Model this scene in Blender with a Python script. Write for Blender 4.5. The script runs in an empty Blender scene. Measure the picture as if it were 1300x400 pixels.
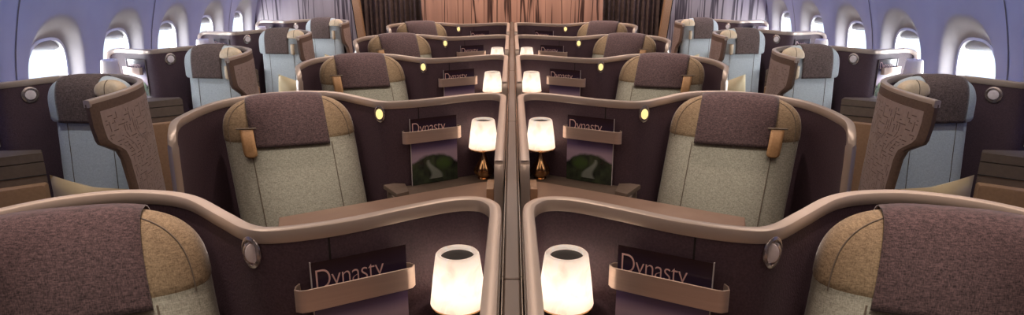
import bpy, bmesh, math, random
from mathutils import Vector, Matrix
random.seed(7)
PI = math.pi
sc = bpy.context.scene
col = sc.collection
PITCH = 1.12          # seat row pitch in metres

# ------------------------------------------------------------------ camera
cd = bpy.data.cameras.new('camera'); cam = bpy.data.objects.new('camera', cd); col.objects.link(cam)
cd.lens = 842.0 / 1300 * 36; cd.sensor_width = 36; cd.clip_start = .02
cam.location = (0, 0, 1.6); cam.rotation_euler = (PI / 2 - math.atan(236 / 842.0), 0, 0)
sc.camera = cam
sc.view_settings.view_transform = 'Standard'; sc.view_settings.look = 'None'
sc.view_settings.gamma = 1; sc.view_settings.use_curve_mapping = False
sc.view_settings.exposure = 0.0
w = bpy.data.worlds.new('sky'); sc.world = w; w.use_nodes = True
w.node_tree.nodes['Background'].inputs[0].default_value = (.75, .85, 1, 1)
w.node_tree.nodes['Background'].inputs[1].default_value = 1.5

def area(name, loc, direction, sx, sy, power, color, spread=180):
    l = bpy.data.lights.new(name, 'AREA'); l.shape = 'RECTANGLE'; l.size = sx; l.size_y = sy
    l.energy = power; l.color = color; l.spread = math.radians(spread)
    o = bpy.data.objects.new(name, l); col.objects.link(o); o.location = loc
    o.rotation_euler = Vector(direction).to_track_quat('-Z', 'Y').to_euler()
    return o
def spot(name, loc, target, power, color, ang, blend=.8, r=.02):
    l = bpy.data.lights.new(name, 'SPOT'); l.energy = power; l.color = color
    l.spot_size = math.radians(ang); l.spot_blend = blend; l.shadow_soft_size = r
    o = bpy.data.objects.new(name, l); col.objects.link(o); o.location = loc
    o.rotation_euler = (Vector(target) - Vector(loc)).to_track_quat('-Z', 'Y').to_euler()
    return o
WIN_Y = [2.935 + .635 * k for k in range(6)]
for s in (-1, 1):
    for y in WIN_Y:      # daylight just outside each cabin window
        area('window_daylight', (s * 2.66, y, 1.13), (-s, 0, -.08), .62, .75, 38, (.93, .97, 1))
    # blue mood light strip under the bins, shining down along the lining
    o = area('cove_mood_light', (s * 2.02, 3.6, 1.80), (s * .45, 0, -1), 7.2, .05, 21, (.20, .33, 1.0), 75)
    z = -Vector((s * .45, 0, -1)).normalized(); x = Vector((0, 1, 0)); y_ = z.cross(x)
    o.rotation_euler = Matrix((x, y_, z)).transposed().to_euler()
    area('aisle_ceiling_light', (s * .95, 3.4, 2.24), (0, 0, -1), .3, 6.4, 17, (1, .84, .74), 140)
area('centre_ceiling_light', (0, 3.0, 2.24), (0, 0, -1), .3, 7.0, 20, (1, .78, .64), 150)
area('bulkhead_wash_light', (0, 6.0, 2.2), (0, .25, -1), 1.6, .12, 19, (1, .76, .60))
for s in (-1, 1):
    area('bulkhead_side_light', (s * 1.9, 6.05, 2.0), (0, .35, -1), .9, .12, 7, (.80, .74, 1))
    for r in range(5):
        spot('seat_downlight', (s * .70, 1.10 + PITCH * r, 2.22), (s * .70, 1.08 + PITCH * r, 1.0), 52, (1, .80, .70), 34)
        spot('seat_reading_spot', (s * .40, .30 + PITCH * r, 2.22), (s * .69, 1.0 + PITCH * r, .93), 46, (1, .92, .80), 16, 1)
        if r < 4: spot('window_seat_spot', (s * 1.55, 2.1 + PITCH * r, 2.15), (s * 1.6, 2.5 + PITCH * r, 1.0), 22, (.9, .95, 1), 46)

# ------------------------------------------------------------------ materials
def nodes(name):
    m = bpy.data.materials.new(name); m.use_nodes = True
    nt = m.node_tree; b = nt.nodes['Principled BSDF']
    return m, nt, b
def N(nt, t, **kw):
    n = nt.nodes.new(t)
    for k, v in kw.items(): setattr(n, k, v)
    return n
def setp(b, color=None, rough=.6, metal=0, coat=0, sheen=0, spec=None):
    if color is not None: b.inputs['Base Color'].default_value = (*color, 1)
    b.inputs['Roughness'].default_value = rough; b.inputs['Metallic'].default_value = metal
    if coat: b.inputs['Coat Weight'].default_value = coat
    if sheen:
        b.inputs['Sheen Weight'].default_value = sheen; b.inputs['Sheen Roughness'].default_value = .4
    if spec is not None: b.inputs['Specular IOR Level'].default_value = spec
def mapping(nt, scale, coord='Object'):
    tc = N(nt, 'ShaderNodeTexCoord'); mp = N(nt, 'ShaderNodeMapping')
    mp.inputs['Scale'].default_value = scale
    nt.links.new(tc.outputs[coord], mp.inputs[0]); return mp
def ramp(nt, src, stops):
    r = N(nt, 'ShaderNodeValToRGB'); nt.links.new(src, r.inputs[0])
    e = r.color_ramp.elements
    e[0].position, e[0].color = stops[0][0], (*stops[0][1], 1)
    e[1].position, e[1].color = stops[-1][0], (*stops[-1][1], 1)
    for p, c in stops[1:-1]:
        k = e.new(p); k.color = (*c, 1)
    return r
def plain(name, color, rough=.5, metal=0, **kw):
    m, nt, b = nodes(name); setp(b, color, rough, metal, **kw); return m
def mottled(name, c1, c2, scale, rough=.6, metal=0, bump=.2, detail=3, stretch=(1, 1, 1), dist=.002, **kw):
    m, nt, b = nodes(name); setp(b, None, rough, metal, **kw)
    mp = mapping(nt, stretch)
    n = N(nt, 'ShaderNodeTexNoise'); n.inputs['Scale'].default_value = scale; n.inputs['Detail'].default_value = detail
    nt.links.new(mp.outputs[0], n.inputs['Vector'])
    r = ramp(nt, n.outputs['Fac'], [(.3, c1), (.7, c2)]); nt.links.new(r.outputs[0], b.inputs['Base Color'])
    bp = N(nt, 'ShaderNodeBump'); bp.inputs['Strength'].default_value = bump; bp.inputs['Distance'].default_value = dist
    nt.links.new(n.outputs['Fac'], bp.inputs['Height']); nt.links.new(bp.outputs[0], b.inputs['Normal'])
    return m
def weave(name, c1, c2, freq, rough=.85, mott=.5, sheen=.2):
    """woven cloth: two crossed thread waves times noise"""
    m, nt, b = nodes(name); setp(b, None, rough, 0, sheen=sheen, spec=.25)
    mp = mapping(nt, (1, 1, 1))
    a = N(nt, 'ShaderNodeTexNoise'); a.inputs['Scale'].default_value = freq; a.inputs['Detail'].default_value = 2
    m1 = mapping(nt, (1, 1, .22)); nt.links.new(m1.outputs[0], a.inputs['Vector'])
    c = N(nt, 'ShaderNodeTexNoise'); c.inputs['Scale'].default_value = freq; c.inputs['Detail'].default_value = 2
    m2 = mapping(nt, (.22, .22, 1)); nt.links.new(m2.outputs[0], c.inputs['Vector'])
    ad = N(nt, 'ShaderNodeMath', operation='ADD'); nt.links.new(a.outputs['Fac'], ad.inputs[0]); nt.links.new(c.outputs['Fac'], ad.inputs[1])
    hf = N(nt, 'ShaderNodeMath', operation='MULTIPLY'); nt.links.new(ad.outputs[0], hf.inputs[0]); hf.inputs[1].default_value = .5
    r = ramp(nt, hf.outputs[0], [(.36, c1), (.64, c2)]); nt.links.new(r.outputs[0], b.inputs['Base Color'])
    bp = N(nt, 'ShaderNodeBump'); bp.inputs['Strength'].default_value = .35; bp.inputs['Distance'].default_value = .001
    nt.links.new(hf.outputs[0], bp.inputs['Height']); nt.links.new(bp.outputs[0], b.inputs['Normal'])
    return m

M = {}
M['shell'] = mottled('aubergine_leather', (.058, .031, .043), (.098, .057, .071), 260, .62, bump=.35)
M['rim'] = mottled('champagne_rim', (.52, .42, .35), (.57, .46, .385), 8, .32, .35, bump=0)
M['rim_bright'] = plain('polished_champagne', (.62, .52, .43), .22, .9)
M['brown'] = mottled('bronze_brown_leather', (.13, .082, .062), (.165, .105, .08), 120, .5, .15, bump=.15)
M['pattern'] = mottled('pinkish_brown_panel', (.34, .25, .225), (.39, .29, .26), 60, .5, .1, bump=.1)
M['dash'] = plain('embossed_dash', (.16, .105, .088), .5)
M['tan_fabric'] = weave('tan_headrest_fabric', (.13, .088, .052), (.30, .215, .13), 560)
M['sage_fabric'] = weave('grey_green_seat_fabric', (.22, .205, .165), (.42, .40, .325), 560)
M['daylit_fabric'] = weave('daylight_tinted_seat_fabric', (.40, .43, .45), (.53, .57, .585), 500)  # window seat fabric with the cool tint of daylight put into its colour
M['cloth'] = weave('mauve_headrest_cloth', (.022, .013, .014), (.115, .068, .070), 520, sheen=.35)
M['grey_cloth'] = weave('smoky_headrest_cloth', (.055, .036, .034), (.17, .115, .10), 420, sheen=.2)
M['piping'] = plain('dark_piping', (.12, .09, .065), .8)
M['tag'] = mottled('tan_leather_tag', (.40, .22, .10), (.48, .28, .13), 150, .5)
M['cream'] = mottled('cream_leather', (.55, .41, .27), (.64, .48, .32), 90, .5)
M['console'] = mottled('taupe_console', (.15, .11, .085), (.18, .13, .10), 60, .45, .15, bump=.08)
M['table'] = mottled('bronze_tabletop', (.36, .23, .17), (.41, .27, .20), 14, .38, .25, bump=.05)
M['tan'] = mottled('tan_armrest_leather', (.36, .20, .11), (.42, .24, .13), 90, .5)
M['groove'] = plain('black_groove', (.01, .008, .007), .8)
M['band'] = mottled('brushed_band', (.66, .50, .42), (.72, .56, .47), 5, .32, .6, bump=0, stretch=(1, 1, 40))
M['silver'] = plain('silver_bezel', (.65, .58, .56), .25, .85)
M['pearl'] = mottled('pearl_lens', (.75, .64, .65), (.92, .85, .85), 60, .3)
M['gold'] = plain('bronze_gold', (.62, .36, .17), .16, 1)
M['black'] = plain('black_cap', (.025, .022, .02), .6)
M['floor'] = mottled('carpet', (.03, .022, .025), (.06, .045, .05), 90, .95)
M['ceiling'] = plain('ceiling_white', (.6, .6, .6), .7)
M['divider'] = mottled('divider_taupe', (.13, .10, .085), (.155, .12, .10), 20, .36, .3, bump=0, stretch=(3, .3, 1))
M['acrylic'] = plain('acrylic_edge', (.55, .5, .5), .1)
M['paper'] = plain('paper_pages', (.7, .66, .6), .7)
M['title'] = plain('rose_ink', (.85, .55, .52), .6)
M['pillow'] = mottled('gold_satin', (.74, .58, .32), (.84, .68, .42), 9, .38, .1, sheen=.3, bump=.4, dist=.01)
M['pillow_light'] = M['pillow']
M['curtain'] = mottled('dark_curtain', (.07, .045, .04), (.12, .078, .068), 30, .8)
M['lining'] = mottled('cabin_lining', (.33, .30, .30), (.36, .33, .33), 5, .45, bump=0)
M['shade_plastic'] = plain('shutter_plastic', (.35, .35, .38), .5)
M['window_frame'] = plain('window_ring', (.62, .60, .60), .4)

def emit(name, color, strength, base=(.8, .8, .8)):
    m, nt, b = nodes(name); setp(b, base, .5)
    b.inputs['Emission Color'].default_value = (*color, 1); b.inputs['Emission Strength'].default_value = strength
    return m
M['lens_lit'] = emit('lit_reading_lens', (1, .80, .30), 1.1, (.6, .5, .3))
# marbled shade that lets its bulb shine through
m = bpy.data.materials.new('alabaster_shade_lit'); m.use_nodes = True; nt = m.node_tree; nt.nodes.clear()
mp = mapping(nt, (1, 1, 1)); n = N(nt, 'ShaderNodeTexNoise'); n.inputs['Scale'].default_value = 26; n.inputs['Detail'].default_value = 5; n.inputs['Distortion'].default_value = .6
nt.links.new(mp.outputs[0], n.inputs['Vector'])
r = ramp(nt, n.outputs['Fac'], [(.34, (.76, .66, .60)), (.60, (.94, .88, .82))])
tl_ = N(nt, 'ShaderNodeBsdfTranslucent'); df = N(nt, 'ShaderNodeBsdfDiffuse'); em = N(nt, 'ShaderNodeEmission'); ms = N(nt, 'ShaderNodeMixShader'); ads = N(nt, 'ShaderNodeAddShader'); oo = N(nt, 'ShaderNodeOutputMaterial')
for q in (tl_, df, em): nt.links.new(r.outputs[0], q.inputs['Color'])
em.inputs['Strength'].default_value = .25; ms.inputs[0].default_value = .35
nt.links.new(tl_.outputs[0], ms.inputs[1]); nt.links.new(df.outputs[0], ms.inputs[2]); nt.links.new(ms.outputs[0], ads.inputs[0]); nt.links.new(em.outputs[0], ads.inputs[1]); nt.links.new(ads.outputs[0], oo.inputs[0])
M['shade_lit'] = m
m, nt, b = nodes('alabaster_shade_unlit'); setp(b, (.62, .52, .43), .4); M['shade_off'] = m
# glass
m = bpy.data.materials.new('window_glass'); m.use_nodes = True; nt = m.node_tree; nt.nodes.clear()
o_ = N(nt, 'ShaderNodeOutputMaterial'); mx = N(nt, 'ShaderNodeMixShader'); tr = N(nt, 'ShaderNodeBsdfTransparent'); gl = N(nt, 'ShaderNodeBsdfGlossy')
gl.inputs['Roughness'].default_value = .05; mx.inputs[0].default_value = .06
nt.links.new(tr.outputs[0], mx.inputs[1]); nt.links.new(gl.outputs[0], mx.inputs[2]); nt.links.new(mx.outputs[0], o_.inputs[0])
M['glass'] = m
# veined wood
def wood(name, light, mid, dark):
    m, nt, b = nodes(name); setp(b, None, .38, 0)
    n1 = N(nt, 'ShaderNodeTexNoise'); n1.inputs['Scale'].default_value = 1; n1.inputs['Detail'].default_value = 4
    a = mapping(nt, (16, 16, .8)); nt.links.new(a.outputs[0], n1.inputs['Vector'])
    r1 = ramp(nt, n1.outputs['Fac'], [(.3, mid), (.7, light)])
    n2 = N(nt, 'ShaderNodeTexNoise'); n2.inputs['Scale'].default_value = 1; n2.inputs['Detail'].default_value = 2.5; n2.inputs['Distortion'].default_value = .35
    c = mapping(nt, (17, 17, .5)); nt.links.new(c.outputs[0], n2.inputs['Vector'])
    sb = N(nt, 'ShaderNodeMath', operation='SUBTRACT'); nt.links.new(n2.outputs['Fac'], sb.inputs[0]); sb.inputs[1].default_value = .5
    ab = N(nt, 'ShaderNodeMath', operation='ABSOLUTE'); nt.links.new(sb.outputs[0], ab.inputs[0])
    r2 = ramp(nt, ab.outputs[0], [(0, (1, 1, 1)), (.018, (.9, .9, .9)), (.042, (0, 0, 0))])
    mxn = N(nt, 'ShaderNodeMix', data_type='RGBA'); nt.links.new(r2.outputs[0], mxn.inputs['Factor'])
    nt.links.new(r1.outputs[0], mxn.inputs['A']); mxn.inputs['B'].default_value = (*dark, 1)
    nt.links.new(mxn.outputs['Result'], b.inputs['Base Color'])
    return m
M['wood'] = wood('veined_red_wood', (.52, .29, .21), (.38, .21, .155), (.05, .022, .018))
M['wood_pale'] = wood('veined_pale_wood', (.36, .30, .31), (.29, .24, .25), (.05, .035, .045))
# printed cover: evening sky, hills, river (UV based picture)
m, nt, b = nodes('magazine_cover'); setp(b, None, .25, 0, coat=.3)
tc = N(nt, 'ShaderNodeTexCoord'); sp = N(nt, 'ShaderNodeSeparateXYZ'); nt.links.new(tc.outputs['UV'], sp.inputs[0])
def mth(op, a, b2, c=None):
    n = N(nt, 'ShaderNodeMath', operation=op)
    for i, v in enumerate((a, b2) if c is None else (a, b2, c)):
        if isinstance(v, (int, float)): n.inputs[i].default_value = v
        else: nt.links.new(v, n.inputs[i])
    return n.outputs[0]
U, V = sp.outputs[0], sp.outputs[1]
sky = ramp(nt, V, [(.45, (.42, .32, .42)), (.56, (.14, .10, .21)), (.70, (.05, .034, .085)), (1.0, (.035, .018, .02))])
nz = N(nt, 'ShaderNodeTexNoise'); nz.inputs['Scale'].default_value = 5; nz.inputs['Detail'].default_value = 5; nt.links.new(tc.outputs['UV'], nz.inputs['Vector'])
hill = ramp(nt, nz.outputs['Fac'], [(.35, (.014, .020, .018)), (.65, (.05, .075, .038))])
# ridge line: bump centred at u=.45
d = mth('SUBTRACT', U, .48); d2 = mth('MULTIPLY', d, d); hgt = mth('MULTIPLY_ADD', d2, -.55, .46)
hgt2 = mth('MULTIPLY_ADD', nz.outputs['Fac'], .12, mth('SUBTRACT', hgt, .06))
is_h = mth('MAXIMUM', mth('MINIMUM', mth('MULTIPLY', mth('SUBTRACT', hgt2, V), 22), 1), 0)
mx1 = N(nt, 'ShaderNodeMix', data_type='RGBA'); nt.links.new(is_h, mx1.inputs['Factor']); nt.links.new(sky.outputs[0], mx1.inputs['A']); nt.links.new(hill.outputs[0], mx1.inputs['B'])
# river: band winding down
wv = mth('SINE', mth('MULTIPLY', V, 14), 0); rc = mth('MULTIPLY_ADD', wv, .09, .45)
dist = mth('ABSOLUTE', mth('SUBTRACT', U, rc), 0); wd = mth('MULTIPLY_ADD', V, -.42, .19)
is_r = mth('MULTIPLY', mth('MAXIMUM', mth('MINIMUM', mth('MULTIPLY', mth('SUBTRACT', wd, dist), 14), .8), 0), mth('MULTIPLY', mth('LESS_THAN', V, .36), mth('GREATER_THAN', V, .06)))
mx2 = N(nt, 'ShaderNodeMix', data_type='RGBA'); nt.links.new(is_r, mx2.inputs['Factor']); nt.links.new(mx1.outputs['Result'], mx2.inputs['A']); mx2.inputs['B'].default_value = (.28, .32, .28, 1)
dg = mth('ADD', mth('MULTIPLY_ADD', nz.outputs['Fac'], .08, mth('POWER', mth('SUBTRACT', U, .70), 2)), mth('POWER', mth('MULTIPLY', mth('SUBTRACT', V, .28), 1.6), 2))
mx3 = N(nt, 'ShaderNodeMix', data_type='RGBA'); nt.links.new(mth('MAXIMUM', mth('MINIMUM', mth('MULTIPLY', mth('SUBTRACT', .075, dg), 25), .8), 0), mx3.inputs['Factor']); nt.links.new(mx2.outputs['Result'], mx3.inputs['A']); mx3.inputs['B'].default_value = (.06, .12, .03, 1)
nt.links.new(mx3.outputs['Result'], b.inputs['Base Color'])
M['cover'] = m

# ------------------------------------------------------------------ mesh helpers
class B:
    """vertex/face collector; .obj links ONE mesh object. sx = -1 mirrors it across the aisle plane."""
    def __init__(s): s.v = []; s.f = []; s.mi = []; s.uv = None
    def add(s, vs, fs, mi=0):
        o = len(s.v); s.v += [tuple(p) for p in vs]; s.f += [tuple(i + o for i in f) for f in fs]; s.mi += [mi] * len(fs)
    def grid(s, rows, closed=False, caps=False, mi=0):
        n = len(rows[0]); vs = [p for r in rows for p in r]; fs = []
        for i in range(len(rows) - 1):
            for j in range(n if closed else n - 1):
                k = (j + 1) % n; fs.append((i * n + j, i * n + k, (i + 1) * n + k, (i + 1) * n + j))
        if caps: fs.append(tuple(range(n - 1, -1, -1))); fs.append(tuple((len(rows) - 1) * n + j for j in range(n)))
        s.add(vs, fs, mi)
    def prism(s, poly, z0, z1, mi=0, bev=.0):
        """polygon (x, y) extruded, with a small chamfer on the upper edge"""
        n = len(poly); cx = sum(p[0] for p in poly) / n; cy = sum(p[1] for p in poly) / n
        def ins(d):
            out = []
            for x, y in poly:
                L = math.hypot(cx - x, cy - y); out.append((x + (cx - x) / L * d, y + (cy - y) / L * d))
            return out
        rows = [[(x, y, z0) for x, y in poly], [(x, y, z1 - bev) for x, y in poly]]
        if bev: rows.append([(x, y, z1 - bev * .3) for x, y in ins(bev * .35)]); rows.append([(x, y, z1) for x, y in ins(bev)])
        s.grid(rows, True, True, mi)
    def box(s, c, size, rot=0, mi=0):
        vs = []
        for dz in (-.5, .5):
            for dx, dy in ((-.5, -.5), (.5, -.5), (.5, .5), (-.5, .5)):
                x, y = dx * size[0], dy * size[1]
                vs.append((c[0] + x * math.cos(rot) - y * math.sin(rot), c[1] + x * math.sin(rot) + y * math.cos(rot), c[2] + dz * size[2]))
        s.add(vs, [(3, 2, 1, 0), (4, 5, 6, 7), (0, 1, 5, 4), (1, 2, 6, 5), (2, 3, 7, 6), (3, 0, 4, 7)], mi)
    def lathe(s, prof, c=(0, 0, 0), n=32, lobes=0, amp=None, mi=0, axis=None):
        rows = []
        for i, (r, z) in enumerate(prof):
            a_ = (amp[i] if amp else 0); row = []
            for k in range(n):
                t = 2 * PI * k / n; rr = max(r * (1 + a_ * math.cos(lobes * t)), 1e-5)
                p = Vector((rr * math.cos(t), rr * math.sin(t), z))
                if axis is not None: p = axis @ p
                row.append((c[0] + p[0], c[1] + p[1], c[2] + p[2]))
            rows.append(row)
        s.grid(rows, True, True, mi)
    def tube(s, pts, r, n=8, mi=0):
        s.sweep(pts, [(r * math.cos(2 * PI * k / n), r * math.sin(2 * PI * k / n)) for k in range(n)], mi)
    def sweep(s, pts, prof, mi=0):
        """profile (lateral, up) along a 3-D path; lateral stays horizontal"""
        P = [Vector(p) for p in pts]; rows = []; lat = None
        for i, p in enumerate(P):
            t = (P[min(i + 1, len(P) - 1)] - P[max(i - 1, 0)]).normalized()
            h = Vector((t.y, -t.x, 0))
            if h.length > .2: l2 = h.normalized()
            else: l2 = lat if lat is not None else None
            if l2 is None:
                for j in range(i + 1, len(P)):
                    q = P[j] - P[j - 1]; hh = Vector((q.y, -q.x, 0))
                    if hh.length > .4 * q.length: l2 = hh.normalized(); break
                else: l2 = Vector((1, 0, 0))
            lat = l2; up = lat.cross(t).normalized(); l3 = t.cross(up)
            rows.append([tuple(p + l3 * a + up * b_) for a, b_ in prof])
        s.grid(rows, True, True, mi)
    def obj(s, name, mats, parent=None, origin=(0, 0, 0), sx=1, smooth=True, label=None, bevel=0, solid=0, sub=0):
        o3 = origin
        me = bpy.data.meshes.new(name)
        if sx == 1: vs = [(x - o3[0], y - o3[1], z - o3[2]) for x, y, z in s.v]; fs = s.f
        else: vs = [(-(x - o3[0]), y - o3[1], z - o3[2]) for x, y, z in s.v]; fs = [f[::-1] for f in s.f]
        me.from_pydata(vs, [], fs)
        for m_ in (mats if isinstance(mats, (list, tuple)) else [mats]): me.materials.append(M[m_] if isinstance(m_, str) else m_)
        me.polygons.foreach_set('material_index', s.mi)
        bm = bmesh.new(); bm.from_mesh(me); bmesh.ops.recalc_face_normals(bm, faces=bm.faces); bm.to_mesh(me); bm.free()
        if smooth:
            me.polygons.foreach_set('use_smooth', [True] * len(me.polygons)); me.set_sharp_from_angle(angle=math.radians(38))
        ob = bpy.data.objects.new(name, me); col.objects.link(ob)
        if parent: ob.parent = parent
        if bevel:
            md = ob.modifiers.new('bevel', 'BEVEL'); md.width = bevel; md.segments = 3; md.limit_method = 'ANGLE'; md.angle_limit = math.radians(40)
        if solid:
            md = ob.modifiers.new('solid', 'SOLIDIFY'); md.thickness = solid; md.offset = 0
        if sub:
            md = ob.modifiers.new('sub', 'SUBSURF'); md.levels = md.render_levels = sub
        if label: ob['label'] = label
        return ob
def rrect(w_, h_, r, n=4):
    out = []
    for cx, cy, a0 in ((w_ / 2 - r, h_ / 2 - r, 0), (-w_ / 2 + r, h_ / 2 - r, 90), (-w_ / 2 + r, -h_ / 2 + r, 180), (w_ / 2 - r, -h_ / 2 + r, 270)):
        for k in range(n + 1):
            a = math.radians(a0 + 90 * k / n); out.append((cx + r * math.cos(a), cy + r * math.sin(a)))
    return out
def catmull(pts, step=6):
    P = [Vector(p) for p in pts]; out = []
    for i in range(len(P) - 1):
        a, b_, c, d_ = P[max(i - 1, 0)], P[i], P[i + 1], P[min(i + 2, len(P) - 1)]
        for k in range(step):
            t = k / step
            out.append(.5 * ((2 * b_) + (c - a) * t + (2 * a - 5 * b_ + 4 * c - d_) * t * t + (3 * b_ - a - 3 * c + d_) * t ** 3))
    out.append(P[-1]); return [tuple(p) for p in out]
def wall_ribbon(bb, path, zt, zb, th, mi=0):
    """upright curved panel of thickness th along a plan path; zt and zb may be functions of (x, y)"""
    rows = []; n = len(path)
    for i, p in enumerate(path):
        a, c = path[max(i - 1, 0)], path[min(i + 1, n - 1)]
        tx, ty = c[0] - a[0], c[1] - a[1]; L = math.hypot(tx, ty) or 1; nx, ny = ty / L * th / 2, -tx / L * th / 2
        T = zt(p) if callable(zt) else zt; Z = zb(p) if callable(zb) else zb
        rows.append([(p[0] + nx, p[1] + ny, Z), (p[0] + nx, p[1] + ny, T), (p[0] - nx, p[1] - ny, T), (p[0] - nx, p[1] - ny, Z)])
    bb.grid(rows, True, True, mi)
def root(name, loc, label, cat, group=None, sx=1):
    o = bpy.data.objects.new(name, None); col.objects.link(o); o.empty_display_size = .1
    o.location = (loc[0] * sx, loc[1], loc[2]); o['label'] = label; o['category'] = cat
    if group: o['group'] = group
    return o
def dup(r, dy, label):
    c = r.copy(); col.objects.link(c); c.location.y += dy; c['label'] = label
    def kids(a, b_):
        for ch in [k for k in a.children]:
            if ch.name.startswith('nocopy'): continue
            k = ch.copy(); col.objects.link(k); k.parent = b_; kids(ch, k)
    kids(r, c); return c
def struct(o, kind='structure'):
    o['kind'] = kind; return o

# ------------------------------------------------------------------ cabin shell
LP = [(0, -2.28), (.3, -2.40), (.7, -2.455), (.95, -2.455), (1.17, -2.435), (1.32, -2.398), (1.47, -2.355), (1.62, -2.29), (1.8, -2.17), (2.0, -1.98)]
def lx(z):
    for (a, xa), (b_, xb) in zip(LP, LP[1:]):
        if a <= z <= b_:
            return xa + (xb - xa) * (z - a) / (b_ - a)
    return LP[-1][1]
def lxs(z):   # smoothed lining profile
    return sum(lx(min(max(z + d_, 0), 2.0)) for d_ in (-.08, -.04, 0, .04, .08)) / 5
WO = lambda yc: .018 if yc > 3 else -.05
HW = .3175; ZA, ZB = .62, 1.56; ZC = 1.05
for s, side in ((1, 'left'), (-1, 'right')):
    bb = B(); y0, y1 = WIN_Y[0] - HW, WIN_Y[-1] + HW
    for zz in ([0, .15, .3, .45, ZA], [ZB, 1.62, 1.7, 1.8, 1.9, 2.0]):
        bb.grid([[(lxs(z), y, z) for z in zz] for y in (-.6, y0, y1, 7.2)])
    zz = [ZA + (ZB - ZA) * i / 12 for i in range(13)]
    bb.grid([[(lxs(z), y, z) for z in zz] for y in (-.6, y0)]); bb.grid([[(lxs(z), y, z) for z in zz] for y in (y1, 7.2)])
    for yc in WIN_Y:
        angs = sorted(set([round(2 * PI * k / 64, 5) for k in range(64)] + [round(math.atan2(b_, a) % (2 * PI), 5) for a in (HW, -HW) for b_ in (ZB - ZC, ZA - ZC)]))
        def rectpt(t):
            c, s_ = math.cos(t), math.sin(t); k = 9
            if abs(c) > 1e-6: k = min(k, HW / abs(c))
            if s_ > 1e-6: k = min(k, (ZB - ZC) / s_)
            if s_ < -1e-6: k = min(k, (ZA - ZC) / s_)
            return k * c, k * s_
        def sup(t, a, bt, bbm, e):
            c, s_ = math.cos(t), math.sin(t); b_ = bt if s_ > 0 else bbm
            k = (abs(c / a) ** e + abs(s_ / b_) ** e) ** (-1 / e); return k * c, k * s_
        rings = []
        spec = [(0, 'r')] + [(q, 'm') for q in (0, .12, .3, .5, .7, .86, 1)]
        for i, (q, kd) in enumerate(spec):
            row = []
            for t in angs:
                R = rectpt(t); S1 = sup(t, .240, .345, .34, 2.3); S2 = sup(t, .165, .205, .205, 2.7); S2 = (S2[0] + WO(yc), S2[1])
                if kd == 'r': a, b_, dep = R[0], R[1], 0
                else:
                    a = S1[0] + (S2[0] - S1[0]) * q; b_ = S1[1] + (S2[1] - S1[1]) * q; dep = .075 * (q * q * (3 - 2 * q))
                row.append((lxs(ZC + b_) - dep, yc + a, ZC + b_))
            rings.append(row)
            if i == 0:
                row = []
                for t in angs:
                    R = rectpt(t); S1 = sup(t, .240, .345, .34, 2.3); a, b_ = (R[0] + S1[0]) / 2, (R[1] + S1[1]) / 2
                    row.append((lxs(ZC + b_), yc + a, ZC + b_))
                rings.append(row)
        row = []
        for (x, y, z) in rings[-1]: row.append((x - .05, y, z))
        rings.append(row)
        bb.grid(rings, True)
    for ys in (3.252, 4.522, 5.792, 1.982):      # joints between lining panels
        bb.grid([[(lxs(z) + .002, ys + d_, z) for z in [ZA + i * .1 for i in range(14)]] for d_ in (-.004, .004)], mi=1)
    o = bb.obj('wall_' + side, ['lining', 'piping'], sx=s); struct(o)
    for k, yc in enumerate(WIN_Y):
        wn = k + 1 + (0 if s == 1 else len(WIN_Y)); bb = B(); X0 = lxs(ZC) - .078
        def ringpts(a, b_, e=2.7, n=48, slope=.0):
            out = []
            for j in range(n):
                t = 2 * PI * j / n; c, s_ = math.cos(t), math.sin(t); q = (abs(c / a) ** e + abs(s_ / b_) ** e) ** (-1 / e)
                out.append((q * c, q * s_))
            return out
        rows = []
        for a, b_, dx in ((.142, .209, -.002), (.142, .209, .006), (.128, .195, .006), (.128, .195, -.02)):
            rows.append([(lxs(ZC + v) - .075 + dx, yc + WO(yc) + u, ZC + v) for u, v in ringpts(a + .027, b_)])
        bb.grid(rows, True); fr = struct(bb.obj('window_%d' % wn, 'window_frame', sx=s))
        bb = B(); pts = [(X0 - .02 + (lxs(ZC + v) - lxs(ZC)), yc + WO(yc) + u, ZC + v) for u, v in ringpts(.161, .2)]
        bb.add(pts, [tuple(range(len(pts)))]); bb.obj('pane', 'glass', fr, sx=s)
        bb = B()     # pulled-up shutter: only its curved lower edge shows
        up = [(u, v) for u, v in ringpts(.159, .199) if v > .138]; up.sort()
        top = [(lxs(ZC + v) - .089, yc + WO(yc) + u, ZC + v) for u, v in up]; bot = [(lxs(ZC + .138) - .089, yc + WO(yc) + u, ZC + .145 - .012 * (u / .16)) for u, v in up]
        bb.grid([top, bot]); bb.obj('shutter', 'shade_plastic', fr, sx=s, solid=.004)
bb = B(); bb.box((0, 3.3, -.02), (4.7, 7.8, .04)); struct(bb.obj('floor', 'floor'))
bb = B(); bb.grid([[(x, y, z) for x, z in ((-2.0, 1.98), (-1.85, 2.2), (-1.6, 2.29), (-.6, 2.3), (.6, 2.3), (1.6, 2.29), (1.85, 2.2), (2.0, 1.98))] for y in (-.6, 7.2)])
struct(bb.obj('ceiling', 'ceiling', solid=.01))
bb = B(); bb.box((0, -.62, 1.15), (5, .04, 2.34)); struct(bb.obj('wall_front', 'lining'))
bb = B(); bb.box((0, 7.22, 1.15), (5, .04, 2.34)); struct(bb.obj('wall_back', 'curtain'))

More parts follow.
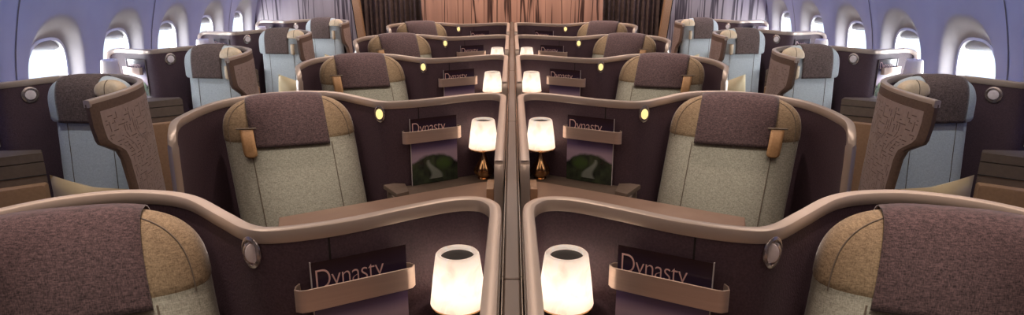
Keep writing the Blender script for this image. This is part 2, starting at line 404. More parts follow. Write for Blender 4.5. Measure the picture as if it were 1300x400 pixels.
# bulkhead at the rear of the cabin
bb = B(); bb.box((0, 6.42, 1.13), (1.716, .05, 2.26)); struct(bb.obj('wall_bulkhead_centre', 'wood', bevel=.004))
for s, side in ((1, 'left'), (-1, 'right')):
    bb = B(); yb = 6.40
    front = [(-2.46, 0), (-1.42, 0), (-1.475, 1.0), (-1.51, 1.345), (-1.58, 1.8), (-1.66, 2.2), (-1.9, 2.2), (-2.33, 1.6), (-2.44, 1.2)]
    n = len(front); bb.grid([[(x, yb, z) for x, z in front], [(x, yb + .05, z) for x, z in front]], True, True)
    struct(bb.obj('wall_bulkhead_' + side, 'wood_pale', sx=s))
    bb = B(); e1 = [(-1.42, 0), (-1.475, 1.0), (-1.51, 1.345), (-1.58, 1.8), (-1.66, 2.2)]
    bb.grid([[(x + dx, y, z) for dx, y in ((.006, yb - .012), (.07, yb - .012), (.07, yb + .06), (.006, yb + .06))] for x, z in e1], True, True)
    bb.grid([[(x + dx, y, z) for dx, y in ((-.004, yb - .006), (.006, yb - .006), (.006, yb), (-.004, yb))] for x, z in e1], True, True, mi=1)
    struct(bb.obj('trim_%d' % (1 if s == 1 else 2), ['tan', 'groove'], sx=s))
    bb = B()     # pleated curtain in the galley doorway
    bb.grid([[(-1.50 + i * .66 / 90, 6.56 + .018 * math.sin(i * .95) + .010 * math.sin(i * .37 + 1), z) for z in (.03, .6, 1.2, 2.18)] for i in range(91)])
    o = bb.obj('curtain', 'curtain', sx=s, solid=.003)
    o['label'] = 'dark brown pleated curtain closing the aisle doorway, %s of the centre wood panel' % side
    o['category'] = 'curtain'; o['group'] = 'curtains at the rear of the cabin'

ORD = ['nearest row', 'second row', 'third row', 'fourth row', 'rearmost row']
RIM = rrect(.022, .025, .004, 2)
# ------------------------------------------------------------------ upholstered backrest surface
class Back:
    def __init__(s, c, W, T, zt, alpha, lean, corner=.13, e=3.0):
        s.c, s.W, s.T, s.zt, s.a, s.lean, s.cr, s.e = c, W, T, zt, math.radians(alpha), lean, corner, e
    def wt(s, z, off=0):
        zt = s.zt + off; q = (z - (s.zt - s.cr)) / (s.cr + off)
        f = 1 if q <= 0 else max(0, 1 - min(q, 1) ** s.e) ** (1 / s.e)
        g = 1 if q <= 0 else max(0, 1 - min(q, 1) ** 2.4) ** (1 / 2.4)
        return (s.W + off) * f, (s.T + off) * g
    def ztop(s, x, off=0):
        r = min(abs(x) / (s.W + off), 1); return s.zt - s.cr + (s.cr + off) * (1 - r ** s.e) ** (1 / s.e)
    def place(s, x, y, z):
        k = s.zt - z; ca, sa = math.cos(s.a), math.sin(s.a)
        return (s.c[0] + x * ca - y * sa + s.lean[0] * k, s.c[1] + x * sa + y * ca + s.lean[1] * k, z)
    def pt(s, x, z, back=False, off=0):
        w_, t = s.wt(z, off); r = min(abs(x) / max(w_, 1e-6), 1)
        d_ = t * (1 - r ** 3.2) ** (1 / 3.2)
        return s.place(x, d_ if back else -d_, z)
    def body(s, z0, z1, off=0, n=40, nz=26, wscale=None):
        rows = []
        for i in range(nz + 1):
            u = i / nz
            z = z0 + (z1 + (off if z1 >= s.zt else 0) - z0) * (math.sin(u * PI / 2) if z1 >= s.zt else u)
            w_, t = s.wt(min(z, s.zt + off - 1e-5), off)
            if wscale: w_ *= wscale(z)
            # soft roll at a cut lower edge
            f = 1
            if z - z0 < .012 and z1 >= s.zt: f = .96 + .04 * math.sqrt(max(0, 1 - (1 - (z - z0) / .012) ** 2))
            row = []
            for k in range(n):
                a = 2 * PI * k / n; c, s_ = math.cos(a), math.sin(a); e = 2 / 3.2
                row.append(s.place(f * w_ * math.copysign(abs(c) ** e, c), f * t * math.copysign(abs(s_) ** e, s_), z))
            rows.append(row)
        return rows
    def drape(s, x0, x1, zlow, off=.008, nx=14, nz=22, back=.09):
        rows = []
        for i in range(nx + 1):
            x = x0 + (x1 - x0) * i / nx; zt = s.ztop(x, off) - 1e-4; row = []
            for k in range(nz + 1):
                z = zlow + (zt - zlow) * math.sin(PI / 2 * k / nz); row.append(s.pt(x, z, False, off))
            for k in range(1, 10):
                z = zt - back * (1 - math.cos(PI / 2 * k / 9)); row.append(s.pt(x, z, True, off))
            rows.append(row)
        return rows

# ------------------------------------------------------------------ centre suites
C_PATH = [(-.928, .64), (-.958, .72), (-.975, .81), (-.979, .94), (-.957, 1.05), (-.885, 1.158), (-.79, 1.215), (-.70, 1.222), (-.61, 1.19),
          (-.51, 1.10), (-.44, 1.038), (-.385, 1.03), (-.29, 1.068), (-.19, 1.135), (-.115, 1.178), (-.065, 1.182), (-.038, 1.155), (-.0295, 1.11), (-.0295, .98), (-.0295, .70), (-.0295, .36)]
C_WALL = [p[:2] for p in catmull([(x, y, 0) for x, y in C_PATH])]
def on_path(path, x):
    """front face point and inward direction at abscissa x"""
    for a, b_ in zip(path, path[1:]):
        if (a[0] - x) * (b_[0] - x) <= 0 and a[0] != b_[0]:
            t = (x - a[0]) / (b_[0] - a[0]); y = a[1] + t * (b_[1] - a[1])
            tx, ty = b_[0] - a[0], b_[1] - a[1]; L = math.hypot(tx, ty)
            tx, ty = tx / L, ty / L
            if tx < 0: tx, ty = -tx, -ty
            return Vector((x, y, 0)), Vector((tx, ty, 0)), Vector((ty, -tx, 0))
def reading_light(parent, c, nrm, r, org, sx, lit, tilt, squeeze=1):
    """ring bezel in the panel, swivelling lens head inside it"""
    sq = Matrix.Diagonal((squeeze, 1, 1)); ax = nrm.to_track_quat('Z', 'Y').to_matrix() @ sq
    bb = B(); bb.lathe([(r * 1.25, 0), (r * 1.22, .003), (r * 1.0, .005), (r * .92, .001), (r * .92, -.004)], c, 28, axis=ax)
    bz = bb.obj('reading_light', 'silver', parent, org, sx)
    ax2 = (Matrix.Rotation(math.radians(tilt), 3, 'Z') @ nrm).to_track_quat('Z', 'Y').to_matrix() @ sq
    bb = B(); bb.lathe([(r * .80, -.006), (r * .84, 0), (r * .80, .005)], c, 28, axis=ax2); bb.lathe([(r * .72, .004), (r * .72, .0065), (r * .6, .0075)], c, 28, axis=ax2, mi=1)
    bb.obj('lens', ['silver', lit], bz, org, sx)
def centre_suite(sx):
    side = 'left' if sx == 1 else 'right'
    org = (-.70, 1.20, 0)
    R_ = root('privacy_shell', org, '', 'privacy shell', 'aubergine privacy shells of the centre rows', sx)
    bb = B(); wall_ribbon(bb, C_WALL, 1.17, .0, .016)
    p, t, nr = on_path([q for q in C_WALL if q[0] > -.36], -.315)
    q = p + nr * .0078; bb.box((q.x, q.y, .73), (.0035, .002, .87), math.atan2(t.y, t.x), 1)
    bb.obj('wall_panel', ['shell', 'groove'], R_, org, sx)
    path = catmull([(-.885, .60, .90), (-.905, .615, .93), (-.924, .628, .975), (-.926, .63, 1.06), (-.926, .632, 1.13), (-.932, .65, 1.166)] + [(x, y, 1.1775) for x, y in C_PATH[1:]] + [(-.0295, .335, 1.168), (-.0295, .325, 1.14), (-.0295, .322, .9)])
    bb = B(); bb.sweep(path, RIM); bb.obj('rim', 'rim', R_, org, sx)
    # outer bright bead running along the centre-side rail
    bb = B(); bb.sweep([(-.0195, y, 1.150) for y in (.34, .6, .9, 1.10)], rrect(.004, .022, .0015, 2)); bb.obj('rail_bead', 'rim_bright', R_, org, sx)
    # foot of the aisle wing
    bb = B(); bb.prism([(-.90, .585), (-.86, .60), (-.93, .72), (-.96, .70)], .0, .915, bev=.006); bb.obj('wing_foot', 'rim', R_, org, sx)
    # magazine holder: brushed strap with rolled ends
    a = Vector((-.352, .992, 0)); b_ = Vector((-.176, 1.088, 0)); t = (b_ - a).normalized(); nn = Vector((t.y, -t.x, 0))
    pts = [a + t * .008 - nn * .028, a - nn * .02, a - t * .004 - nn * .008, a + t * .004 - nn * .0, a + t * .014 + nn * .002]
    pts += [b_ - t * .014 + nn * .002, b_ - t * .004, b_ + t * .004 - nn * .008, b_ - nn * .018, b_ - t * .008 - nn * .024]
    bb = B(); rows = []
    for i, p in enumerate(pts):
        tt = (pts[min(i + 1, len(pts) - 1)] - pts[max(i - 1, 0)]).normalized(); n2 = Vector((tt.y, -tt.x, 0)) * .0015
        rows.append([(p.x + n2.x, p.y + n2.y, z) for z in (1.052, 1.093)] + [(p.x - n2.x, p.y - n2.y, z) for z in (1.093, 1.052)])
    bb.grid(rows, True, True); bb.obj('magazine_strap', 'band', R_, org, sx, bevel=.0008, label='brushed metal strap holding the magazine')
    return R_, org
def add_light(R_, org, sx, lit, tilt):
    p, t, nr = on_path([q for q in C_WALL if -.60 < q[0] < -.40], -.432)
    reading_light(R_, p + nr * .008 + Vector((0, 0, 1.148)), nr, .0235, org, sx, lit, tilt, .72)

def seat_piping(bb, bk, x0, z0, z1, off, r=.0016):
    pts = []
    for k in range(30):
        z = z0 + (z1 - z0) * k / 29; w_, _ = bk.wt(z, off); x = x0 * min(1, w_ / bk.W) if abs(x0) > .1 else x0
        pts.append(bk.pt(x, z, False, off))
    bb.tube(pts, r, 6)
def centre_seat(sx):
    org = (-.74, .95, 0)
    R_ = root('cabin_seat', org, '', 'seat', 'beige seats of the centre rows', sx)
    bk = Back((-.757, 1.053), .204, .06, 1.205, 17, (.17, -.20))
    bb = B(); bb.grid(bk.body(.44, 1.08), True, True); bb.obj('backrest', 'sage_fabric', R_, org, sx)
    bb = B(); bb.grid(bk.body(1.070, bk.zt, .002), True, True); h = bb.obj('headrest', 'tan_fabric', R_, org, sx)
    for x0 in (-.125, .125): bb = B(); seat_piping(bb, bk, x0, .5, 1.06, .0012); bb.obj('seat_piping', 'piping', R_, org, sx)
    for s in (-1, 1):    # seam arching around each upper corner
        pts = []; bb = B()
        for k in range(24):
            t = k / 23; z = 1.07 + (bk.zt - .006 - 1.07) * math.sin(t * PI / 2); w_, _ = bk.wt(z, .002)
            pts.append(bk.pt(s * max(w_ * .90, .118), z, False, .0025))
        bb.tube(pts, .0013, 6); bb.obj('headrest_piping', 'piping', h, org, sx)
    bb = B(); bb.grid(bk.drape(-.120, .120, 1.056)); bb.obj('headrest_cloth', 'cloth', h, org, sx, solid=.003)
    # leather tag with its slot
    x = -.128; p = Vector(bk.pt(x, 1.115, False, .010)); q = Vector(bk.pt(x, 1.03, False, .014))
    bb = B(); rows = []
    for k in range(15):
        t = k / 14; z = 1.118 + (1.028 - 1.118) * t; hw = .020 if t < .85 else .020 * math.sqrt(max(.05, 1 - ((t - .85) / .15) ** 2 * .8))
        off = .014 + .006 * math.sin(t * PI)
        rows.append([bk.pt(x + u * hw, z, False, off) for u in (-1, -.5, 0, .5, 1)])
    bb.grid(rows); tg = bb.obj('leather_tag', 'tag', h, org, sx, solid=.004)
    bb = B(); bb.tube([bk.pt(x + u, 1.119, False, .016) for u in (-.03, -.015, 0, .015, .03)], .003, 8); bb.obj('tag_bar', 'piping', h, org, sx)
    # cushion and base
    a = math.radians(17); cx, cy = -.67, .885
    bb = B(); sz = [(.0, 0), (.0, .03), (.012, .045)]
    rows = []
    for ins, dz in ((.015, -.06), (0, -.045), (0, .0), (.006, .016), (.03, .026), (.09, .03)):
        row = []
        for u, v in rrect(.35 - 2 * ins, .28 - 2 * ins, .07 - min(ins, .05), 5):
            row.append((cx + u * math.cos(a) - v * math.sin(a), cy + u * math.sin(a) + v * math.cos(a), .47 + dz))
        rows.append(row)
    bb.grid(rows, True, True); bb.obj('seat_cushion', 'sage_fabric', R_, org, sx)
    bb = B(); bb.box((cx - .01, cy + .01, .205), (.30, .24, .41), a); bb.obj('seat_base', 'brown', R_, org, sx, bevel=.01)
    return R_
def centre_console(sx):
    org = (-.2, .7, 0)
    R_ = root('side_console', org, '', 'console', 'side consoles of the centre rows', sx)
    bb = B(); bb.prism([(-.655, .635), (-.58, .42), (-.048, .42), (-.048, .99), (-.095, .985)], .0, .895); bb.obj('cabinet_body', 'console', R_, org, sx)
    bb = B(); bb.prism([(-.665, .655), (-.59, .41), (-.053, .41), (-.053, 1.0), (-.105, .985)], .897, .925, bev=.004); bb.obj('tabletop', 'table', R_, org, sx)
    # shelf under lamp and magazine, with a low raised ledge at the seat end
    bb = B(); bb.prism([(-.375, .88), (-.30, .86), (-.115, .975), (-.056, 1.0), (-.054, 1.10), (-.07, 1.158), (-.11, 1.163), (-.19, 1.120), (-.29, 1.052), (-.385, 1.012), (-.425, 1.018)], .3, .900, bev=.004)
    bb.obj('shelf', 'console', R_, org, sx)
    bb = B(); bb.prism([(-.078, .80), (-.056, .80), (-.056, .90), (-.078, .90)], .925, .962, bev=.003); bb.obj('latch_block', 'tan', R_, org, sx)
    bb = B(); bb.prism([(-.43, .99), (-.37, .895), (-.335, .925), (-.36, 1.008), (-.40, 1.010)], .9, .914, bev=.003); bb.obj('armrest_end', 'console', R_, org, sx)
    return R_
BULB = .17
def table_lamp(x, y, z, sx, lit=True):
    org = (x, y, z); R_ = root('table_lamp', org, '', 'lamp', None, sx)
    bb = B(); prof = [(.0, 0), (.021, 0), (.022, .003), (.019, .006), (.023, .011), (.030, .020), (.032, .031), (.027, .044), (.017, .060), (.0105, .078), (.007, .09), (.007, .125)]
    am = [0, 0, 0, .04, .09, .12, .12, .10, .06, .02, 0, 0]
    bb.lathe(prof, org, 48, 6, am); bb.obj('lamp_base', 'gold', R_, org, sx)
    bb = B(); sh = [(.047, .113), (.0505, .110), (.0515, .114), (.0505, .122), (.0455, .165), (.0405, .202), (.0392, .2085), (.0365, .2115), (.032, .2115), (.0300, .209), (.031, .19), (.047, .113)]
    if lit: rows = [[(org[0] + r_ * math.cos(2 * PI * k / 40), org[1] + r_ * math.sin(2 * PI * k / 40), org[2] + z_) for k in range(40)] for r_, z_ in sh[2:10]]; bb.grid(rows, True)
    else: bb.lathe(sh, org, 40)
    if lit:
        pl = bpy.data.lights.new('lamp_bulb', 'POINT'); pl.energy = BULB; pl.color = (1, .86, .70); pl.shadow_soft_size = .012
        po = bpy.data.objects.new('lamp_bulb', pl); col.objects.link(po); po.parent = R_; po.location = (0, 0, .150)
    bb.obj('lamp_shade', 'shade_lit' if lit else 'shade_off', R_, org, sx)
    bb = B(); bb.lathe([(0, .198), (.0302, .198), (.0302, .204), (0, .204)], org, 32); bb.obj('shade_cap', 'black', R_, org, sx)
    bb = B(); bb.lathe([(.0475, .1065), (.0500, .1065), (.0505, .1105), (.0475, .1105)], org, 40); bb.obj('shade_ring', 'gold', R_, org, sx)
    return R_
FONT = None
def magazine(bl, br, z0, h, sx, th=.006, tilt=.0, txt=.118):
    """bl/br: lower left and right corners of the cover as the LEFT-hand copy is seen"""
    a, b_ = Vector((*bl, z0)), Vector((*br, z0)); t = (b_ - a).normalized(); nn = Vector((t.y, -t.x, 0)); W_ = (b_ - a).length
    org = tuple((a + b_) / 2); R_ = root('magazine', org, '', 'magazine', None, sx)
    bb = B(); c = (a + b_) / 2 - nn * th * .5; bb.box((c.x, c.y, z0 + h / 2), (W_ - .003, th * .7, h - .004), math.atan2(t.y, t.x)); bb.obj('pages', 'paper', R_, org, sx)
    me_b = B(); f = nn * (th * -.10)
    me_b.add([a + f, b_ + f, b_ + f + Vector((0, 0, h)), a + f + Vector((0, 0, h)), a + f - nn * .0008, b_ + f - nn * .0008, b_ + f - nn * .0008 + Vector((0, 0, h)), a + f - nn * .0008 + Vector((0, 0, h))],
             [(0, 1, 2, 3), (7, 6, 5, 4), (0, 3, 7, 4), (1, 5, 6, 2), (3, 2, 6, 7), (0, 4, 5, 1)])
    o = me_b.obj('cover', 'cover', R_, org, sx, smooth=False)
    uv = o.data.uv_layers.new(name='UVMap')
    for lp in o.data.loops:
        v = o.data.vertices[lp.vertex_index].co; l = Vector((v.x * sx + org[0], v.y + org[1], 0)) - Vector((a.x, a.y, 0))
        uv.data[lp.index].uv = (l.dot(Vector((t.x, t.y, 0))) / W_, (v.z + org[2] - z0) / h)
    # clear sleeve edge
    bb = B(); e = nn * .0015; bb.box(tuple(a + e + Vector((0, 0, h / 2 + .001))), (.0022, .003, h + .004), math.atan2(t.y, t.x)); bb.obj('sleeve_edge', 'acrylic', R_, org, sx)
    # title: never mirrored
    cu = bpy.data.curves.new('title', 'FONT'); cu.body = 'Dynasty'; cu.size = 1; cu.extrude = .004; cu.offset = -.014; cu.space_character = .92
    tmp = bpy.data.objects.new('title_src', cu); col.objects.link(tmp)
    dg_ = bpy.context.evaluated_depsgraph_get(); dg_.update(); me = bpy.data.meshes.new_from_object(tmp.evaluated_get(dg_)); me.name = 'title'
    bpy.data.objects.remove(tmp)
    xs = [v.co.x for v in me.vertices]; mnx, mxx = min(xs), max(xs); k = txt / (mxx - mnx)
    left = a if sx == 1 else b_
    left = Vector((left.x * sx, left.y, 0)); tl = Vector((t.x, t.y * sx, 0)); nl = Vector((tl.y, -tl.x, 0)) 
    base = left + tl * .008 + nl * .0012 + Vector((0, 0, z0 + h - .012 - .7 * .053))
    ro = Vector((org[0] * sx, org[1], org[2]))
    for v in me.vertices:
        q = base + tl * (v.co.x - mnx) * k + Vector((0, 0, 1)) * v.co.y * .053 + nl * v.co.z * .05
        v.co = q - ro
    me.materials.append(M['title'])
    ob = bpy.data.objects.new('title', me); col.objects.link(ob); ob.parent = R_; ob['label'] = 'rose lettering reading Dynasty'
    return R_

for sx, side in ((1, 'left'), (-1, 'right')):
    S1, org = centre_suite(sx)
    lab = lambda r: 'aubergine privacy shell with champagne rim, %s of centre seats, %s of the divider' % (ORD[r], side)
    S1['label'] = lab(0)
    S2 = dup(S1, PITCH, lab(1)); add_light(S1, org, sx, 'pearl', 60); add_light(S2, (org[0], org[1], 0), sx, 'lens_lit', 14)
    for r in (2, 3, 4): dup(S2, PITCH * (r - 1), lab(r))
    st = centre_seat(sx); lab2 = lambda r: 'beige seat with mauve headrest cloth, %s of centre seats, %s of the divider' % (ORD[r], side); st['label'] = lab2(0)
    cn = centre_console(sx); lab3 = lambda r: 'bronze-topped side console, %s of centre seats, %s of the divider' % (ORD[r], side); cn['label'] = lab3(0)
    lm = table_lamp(-.0985, 1.105, .901, sx); lab4 = lambda r: 'glowing table lamp with white marbled shade, %s, %s of the centre divider' % (ORD[r], side); lm['label'] = lab4(0); lm['group'] = 'lit table lamps along the centre divider'
    mg = magazine((-.338, 1.018), (-.19, 1.099), .902, .228, sx); lab5 = lambda r: 'magazine titled Dynasty, dusk landscape cover, %s of centre seats, %s of the divider' % (ORD[r], side); mg['label'] = lab5(0); mg['group'] = 'magazines held in the centre row shells'
    for r in range(1, 5):
        dup(st, PITCH * r, lab2(r)); dup(cn, PITCH * r, lab3(r)); dup(mg, PITCH * r, lab5(r))
        if r < 4: dup(lm, PITCH * r, lab4(r))

# centre divider, one module per row
def divider():
    org = (0, .5, 0); R_ = root('centre_divider', org, '', 'divider', 'divider modules between the centre seats')
    y0, y1 = .045, .935
    y0 = y1 - PITCH + .003
    bb = B(); bb.box((0, (y0 + y1) / 2, .565), (.020, y1 - y0, 1.13)); bb.obj('divider_panel', 'divider', R_, org, bevel=.002)
    bb = B(); bb.box((0, (y0 + y1) / 2, 1.136), (.026, y1 - y0, .014)); bb.obj('divider_cap', 'divider', R_, org, bevel=.003)
    for s in (-1, 1):
        bb = B(); bb.sweep([(s * .0146, y, 1.139) for y in (y0, (y0 + y1) / 2, y1)], rrect(.0024, .014, .001, 2)); bb.obj('divider_bead', 'rim_bright', R_, org)
    return R_
dv = divider(); dlab = lambda r: 'narrow taupe divider module between the two centre seats, %s from the camera' % (['first', 'second', 'third', 'fourth', 'fifth', 'sixth'][r])
dv['label'] = dlab(0)
for r in range(1, 6): dup(dv, PITCH * r, dlab(r))

# ------------------------------------------------------------------ window suites
W_PATH = [(-2.245, 2.60), (-2.20, 2.598), (-2.10, 2.572), (-1.985, 2.532), (-1.93, 2.585), (-1.85, 2.70), (-1.75, 2.755), (-1.64, 2.745), (-1.54, 2.68), (-1.455, 2.58), (-1.415, 2.46), (-1.400, 2.32), (-1.408, 2.160)]
W_PLAN = [p[:2] for p in catmull([(x, y, 0) for x, y in W_PATH])]
def wing_bottom_front(z):      # front edge of the wing as a function of height
    pts = [(0, 2.30), (.84, 2.285), (.955, 2.272), (.990, 2.255), (1.035, 2.176), (1.05, 2.168), (1.10, 2.160), (1.2, 2.160)]
    for (a, ya), (b_, yb) in zip(pts, pts[1:]):
        if a <= z <= b_: return ya + (yb - ya) * (z - a) / (b_ - a)
    return 2.165
FL = .055     # outward flare of the wing per metre of drop
def wing_x(y):
    w = [q for q in W_PLAN if q[0] > -1.56]
    w.sort(key=lambda q: q[1])
    for a, b_ in zip(w, w[1:]):
        if a[1] <= y <= b_[1]: return a[0] + (b_[0] - a[0]) * (y - a[1]) / (b_[1] - a[1] + 1e-9)
    return w[0][0] if y < w[0][1] else w[-1][0]
def window_suite(sx):
    org = (-1.75, 2.6, 0)
    R_ = root('window_shell', org, '', 'privacy shell', 'aubergine privacy shells of the window seats', sx)
    back = [q for q in W_PLAN if not (q[0] > -1.47 and q[1] < 2.57)]
    bb = B(); wall_ribbon(bb, back, 1.17, .0, .016); bb.obj('wall_panel', ['shell', 'groove'], R_, org, sx)
    # aisle wing: thick leather-covered panel with a stepped front edge
    th = .022; rows = []; zs = [0, .3, .6, .84, .93, .955, .965, .975, .983, .99, .998, 1.01, 1.025, 1.035, 1.042, 1.05, 1.06, 1.10, 1.15, 1.175]
    yb = 2.60
    def ywing(z, u): f = wing_bottom_front(z); return f + (yb - f) * u
    us = [0, .03, .1, .2, .3, .4, .5, .6, .7, .8, .9, 1.0]
    for z in zs:
        o_, i_ = [], []
        for u in us:
            y = ywing(z, u); x = wing_x(y) + FL * (1.19 - z); d_ = wing_x(y + .01) - wing_x(y - .01); L = math.hypot(d_, .02); nx, ny = .02 / L, -d_ / L
            r_ = th / 2 if u > 0 else th * .3
            o_.append((x + nx * r_, y + ny * r_, z)); i_.append((x - nx * r_, y - ny * r_, z))
        rows.append(o_ + i_[::-1])
    bb = B(); bb.grid(rows, True, True); bb.obj('wing', 'brown', R_, org, sx, label='bronze-brown aisle wing with a stepped front edge')
    # patterned inlay
    def wp(u, z, off):
        f = wing_bottom_front(z); y = f + (yb - f) * u; x = wing_x(y) + FL * (1.19 - z); d_ = wing_x(y + .01) - wing_x(y - .01); L = math.hypot(d_, .02)
        return (x + .02 / L * (th / 2 + off), y - d_ / L * (th / 2 + off), z)
    zz = [.35 + (1.145 - .35) * i / 40 for i in range(41)]; bb = B()
    u0 = lambda z: .09; u1 = .95
    rows = [[wp(u0(z) + (u1 - u0(z)) * j / 10, z, .0006) for j in range(11)] for z in zz]
    bb.grid(rows); back_ = [[wp(u0(z) + (u1 - u0(z)) * j / 10, z, -.001) for j in range(11)] for z in zz]
    edge = [rows[0][j] for j in range(11)] + [rows[i][10] for i in range(1, 41)] + [rows[40][j] for j in range(9, -1, -1)] + [rows[i][0] for i in range(39, 0, -1)]
    eb = [back_[0][j] for j in range(11)] + [back_[i][10] for i in range(1, 41)] + [back_[40][j] for j in range(9, -1, -1)] + [back_[i][0] for i in range(39, 0, -1)]
    bb.grid([edge, eb], True)
    rnd = random.Random(5); gz, gy = .0135, .0135
    nzc = int((1.135 - .62) / gz); nyc = 24
    used = set()
    for _ in range(900):
        i, j = rnd.randrange(nzc), rnd.randrange(nyc); hor = rnd.random() < .5; ln = rnd.choice((1, 1, 2, 2, 3))
        cells = [(i, j + k) if hor else (i + k, j) for k in range(ln)]
        if any(c in used or c[0] >= nzc or c[1] >= nyc for c in cells): continue
        used.update(cells)
        if hor: used.update([(i + 1, j + k) for k in range(ln)][:1])
        z0 = .62 + i * gz; wd = .0030
        uu = lambda jj: u0(0) + .03 + (u1 - .05 - u0(0)) * jj / nyc
        if hor: q = [(uu(j), z0), (uu(j + ln - .25), z0), (uu(j + ln - .25), z0 + wd), (uu(j), z0 + wd)]
        else: q = [(uu(j), z0), (uu(j + .25), z0), (uu(j + .25), z0 + (ln - .25) * gz), (uu(j), z0 + (ln - .25) * gz)]
        bb.add([wp(u, z, .0012) for u, z in q], [(0, 1, 2, 3)], 1)
    bb.obj('patterned_inlay', ['pattern', 'dash'], R_, org, sx, label='pinkish-brown inlay embossed with short dashes')
    path = catmull([(-2.25, 2.595, 1.0), (-2.25, 2.595, 1.10), (-2.248, 2.597, 1.155)] + [(x, y, 1.1775) for x, y in W_PATH[1:]])
    bb = B(); bb.sweep(path, RIM); bb.obj('rim', 'rim', R_, org, sx)
    p, t, nr = on_path([q for q in W_PLAN if -1.98 < q[0] < -1.8], -1.917)
    reading_light(R_, p + nr * .008 + Vector((0, 0, 1.142)) - Vector((0, 0, .012)), nr, .026, org, sx, 'pearl', -6)
    # strap for the magazine on the window side
    p, t, nr = on_path([q for q in W_PLAN if q[0] < -1.995], -2.075)
    bb = B(); c = p + nr * .045
    bb.sweep([tuple(c + t * a + nr * b_ + Vector((0, 0, 1.075))) for a, b_ in ((-.060, -.022), (-.068, -.01), (-.063, 0), (-.05, .003), (.05, .003), (.063, 0), (.068, -.01), (.060, -.022))], rrect(.003, .04, .001, 2))
    bb.obj('magazine_strap', 'band', R_, org, sx)
    return R_
def window_seat(sx):
    org = (-1.62, 2.4, 0)
    R_ = root('cabin_seat', org, '', 'seat', 'daylight-tinted seats along the windows', sx)
    bk = Back((-1.653, 2.600), .152, .055, 1.205, -3, (.055, -.17), .12)
    bb = B(); bb.grid(bk.body(.44, 1.05), True, True); bb.obj('backrest', 'daylit_fabric', R_, org, sx)
    hb = Back((-1.650, 2.576), .162, .066, 1.207, -4, (0, 0), .12)
    bb = B(); bb.grid(hb.body(1.035, hb.zt, .004), True, True); h = bb.obj('headrest', 'daylit_fabric', R_, org, sx)
    for x0 in (-.085, .09): bb = B(); seat_piping(bb, bk, x0, .5, 1.04, .0012, .0014); bb.obj('seat_piping', 'piping', R_, org, sx)
    bb = B(); bb.grid(hb.drape(-.104, .068, 1.035)); bb.obj('headrest_cloth', 'grey_cloth', h, org, sx, solid=.003)
    # padded side bolster on the aisle side
    sb = Back((-1.526, 2.500), .062, .034, 1.205, -10, (0, 0), .05, 2.3)
    bb = B(); bb.grid(sb.body(1.148, sb.zt, 0, 28, 18), True, True); bl = bb.obj('side_bolster', 'cream', R_, org, sx, label='cream leather bolster on the aisle side')
    bb = B(); bb.tube([sb.pt(0, sb.zt - 1e-4 - (1.0 - math.cos(k / 10 * PI / 2)) * .05, False, .001) for k in range(11)], .0012, 6); bb.obj('bolster_seam', 'piping', bl, org, sx)
    bb = B(); rows = []
    for k in range(12):
        t = k / 11; z = 1.105 - .075 * t; hw = .013 if t < .85 else .013 * math.sqrt(max(.05, 1 - ((t - .85) / .15) ** 2 * .8))
        rows.append([hb.pt(.100 + u * hw, z, False, .010 + .006 * math.sin(t * PI)) for u in (-1, 0, 1)])
    bb.grid(rows); bb.obj('leather_tag', 'cream', h, org, sx, solid=.004)
    bb = B(); rows = []
    for ins, dz in ((.015, -.06), (0, -.045), (0, .0), (.006, .016), (.03, .026), (.09, .03)):
        rows.append([(-1.575 + u, 2.22 + v, .47 + dz) for u, v in rrect(.29 - 2 * ins, .50 - 2 * ins, .07 - min(ins, .05), 5)])
    bb.grid(rows, True, True); bb.obj('seat_cushion', 'daylit_fabric', R_, org, sx)
    bb = B(); bb.box((-1.585, 2.24, .205), (.25, .42, .41)); bb.obj('seat_base', 'brown', R_, org, sx, bevel=.01)
    return R_
def window_console(sx):
    org = (-2.1, 2.3, 0)
    R_ = root('side_console', org, '', 'console', 'side consoles of the window seats', sx)
    P_ = [(-1.835, 2.500), (-1.800, 2.452), (-2.20, 2.19), (-2.20, 1.75), (-2.27, 1.75), (-2.27, 2.40), (-2.10, 2.49), (-1.99, 2.484)]
    bb = B(); bb.prism(P_, .0, .895); bb.obj('cabinet_body', 'console', R_, org, sx)
    P2 = [(x, y) for x, y in P_]
    bb = B(); bb.prism(P2, .899, .932, bev=.005); bb.obj('lid', 'console', R_, org, sx)
    t = Vector((-2.20 + 1.80, 2.19 - 2.452, 0)).normalized(); nn = Vector((-t.y, t.x, 0)); nn = nn if nn.y < 0 else -nn
    a = Vector((-1.80, 2.452, 0))
    bb = B(); q = [a - t * .0, a + nn * .045 + t * .01, a + nn * .045 + t * .42, a + t * .42]
    bb.prism([(p.x, p.y) for p in q], .3, .815, bev=.01); bb.obj('armrest', 'tan', R_, org, sx, label='tan leather armrest ledge')
    bb = B(); bb.tube([tuple(a + nn * .0008 + Vector((0, 0, .845))), tuple(a + nn * .0008 + t * .42 + Vector((0, 0, .845)))], .0018, 6); bb.obj('groove_line', 'groove', R_, org, sx)
    return R_
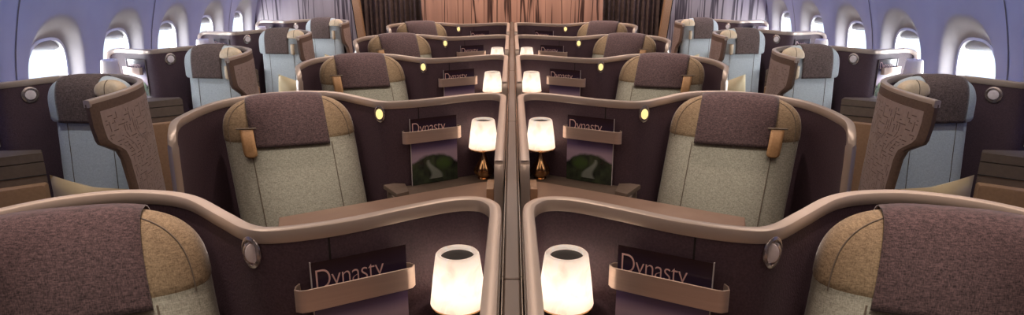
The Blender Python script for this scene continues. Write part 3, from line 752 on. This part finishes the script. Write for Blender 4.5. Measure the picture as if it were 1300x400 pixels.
def pillow(sx):
    org = (-1.46, 2.20, .52)
    R_ = None
    bb = B(); n = 22; W2, H2 = .125, .21
    rollm = Matrix.Rotation(math.radians(13), 3, 'Y'); lean = Matrix.Rotation(math.radians(14), 3, 'X')
    def P(u, v, s):
        e = (1 - abs(u) ** 2.6) * (1 - abs(v) ** 2.6); k = 1 - .10 * (1 - abs(u)) * abs(v) ** 3 ; k2 = 1 - .10 * (1 - abs(v)) * abs(u) ** 3
        wr = .006 * math.sin(u * 5 + v * 9) * e + .004 * math.sin(v * 14 - u * 6) * e
        p = Vector((u * W2 * k2, s * (.048 * max(e, 0) ** .55) + (wr if s < 0 else 0), v * H2 * k))
        p = lean @ (rollm @ p); return (org[0] + p.x, org[1] - .04 + p.y, org[2] + .205 + p.z)
    for s in (-1, 1):
        bb.grid([[P(-1 + 2 * i / n, -1 + 2 * j / n, s) for j in range(n + 1)] for i in range(n + 1)])
    o = bb.obj('pillow', 'pillow', None, org, sx); o.location = (org[0] * sx, org[1], org[2])
    return o
WORD = ['nearest', 'second', 'third', 'rearmost']
for sx, side in ((1, 'left'), (-1, 'right')):
    L = [
        (window_suite(sx), lambda r: 'aubergine privacy shell with patterned brown aisle wing, %s window row, %s side of the cabin' % (WORD[r], side), range(4)),
        (window_seat(sx), lambda r: 'daylight-tinted window seat with grey headrest cloth, %s window row on the %s side' % (WORD[r], side), range(4)),
        (window_console(sx), lambda r: 'taupe console with tan armrest beside the %s window seat, %s side' % (WORD[r], side), range(4)),
        (pillow(sx), lambda r: 'gold satin pillow leaning on the %s daylight-tinted window seat, %s side' % (WORD[r], side), range(4)),
        (table_lamp(-2.17, 2.46, .933, sx, False), lambda r: 'unlit cream table lamp in the window corner of the %s window suite, %s side' % (WORD[r], side), range(4)),
        (magazine((-2.135, 2.559), (-2.012, 2.518), .935, .20, sx, txt=.09), lambda r: 'Dynasty magazine behind a strap in the %s window suite, %s side of the cabin' % (WORD[r], side), range(4))]
    G = [None, None, None, 'gold pillows on the window seats', 'unlit lamps by the windows', 'magazines in the window suites']
    for (o, f, rr), g in zip(L, G):
        o['label'] = f(0); o['category'] = {'pillow': 'pillow'}.get(o.name.split('.')[0], o.get('category', 'pillow'))
        if g: o['group'] = g
        for r in rr:
            if r: dup(o, PITCH * r, f(r))
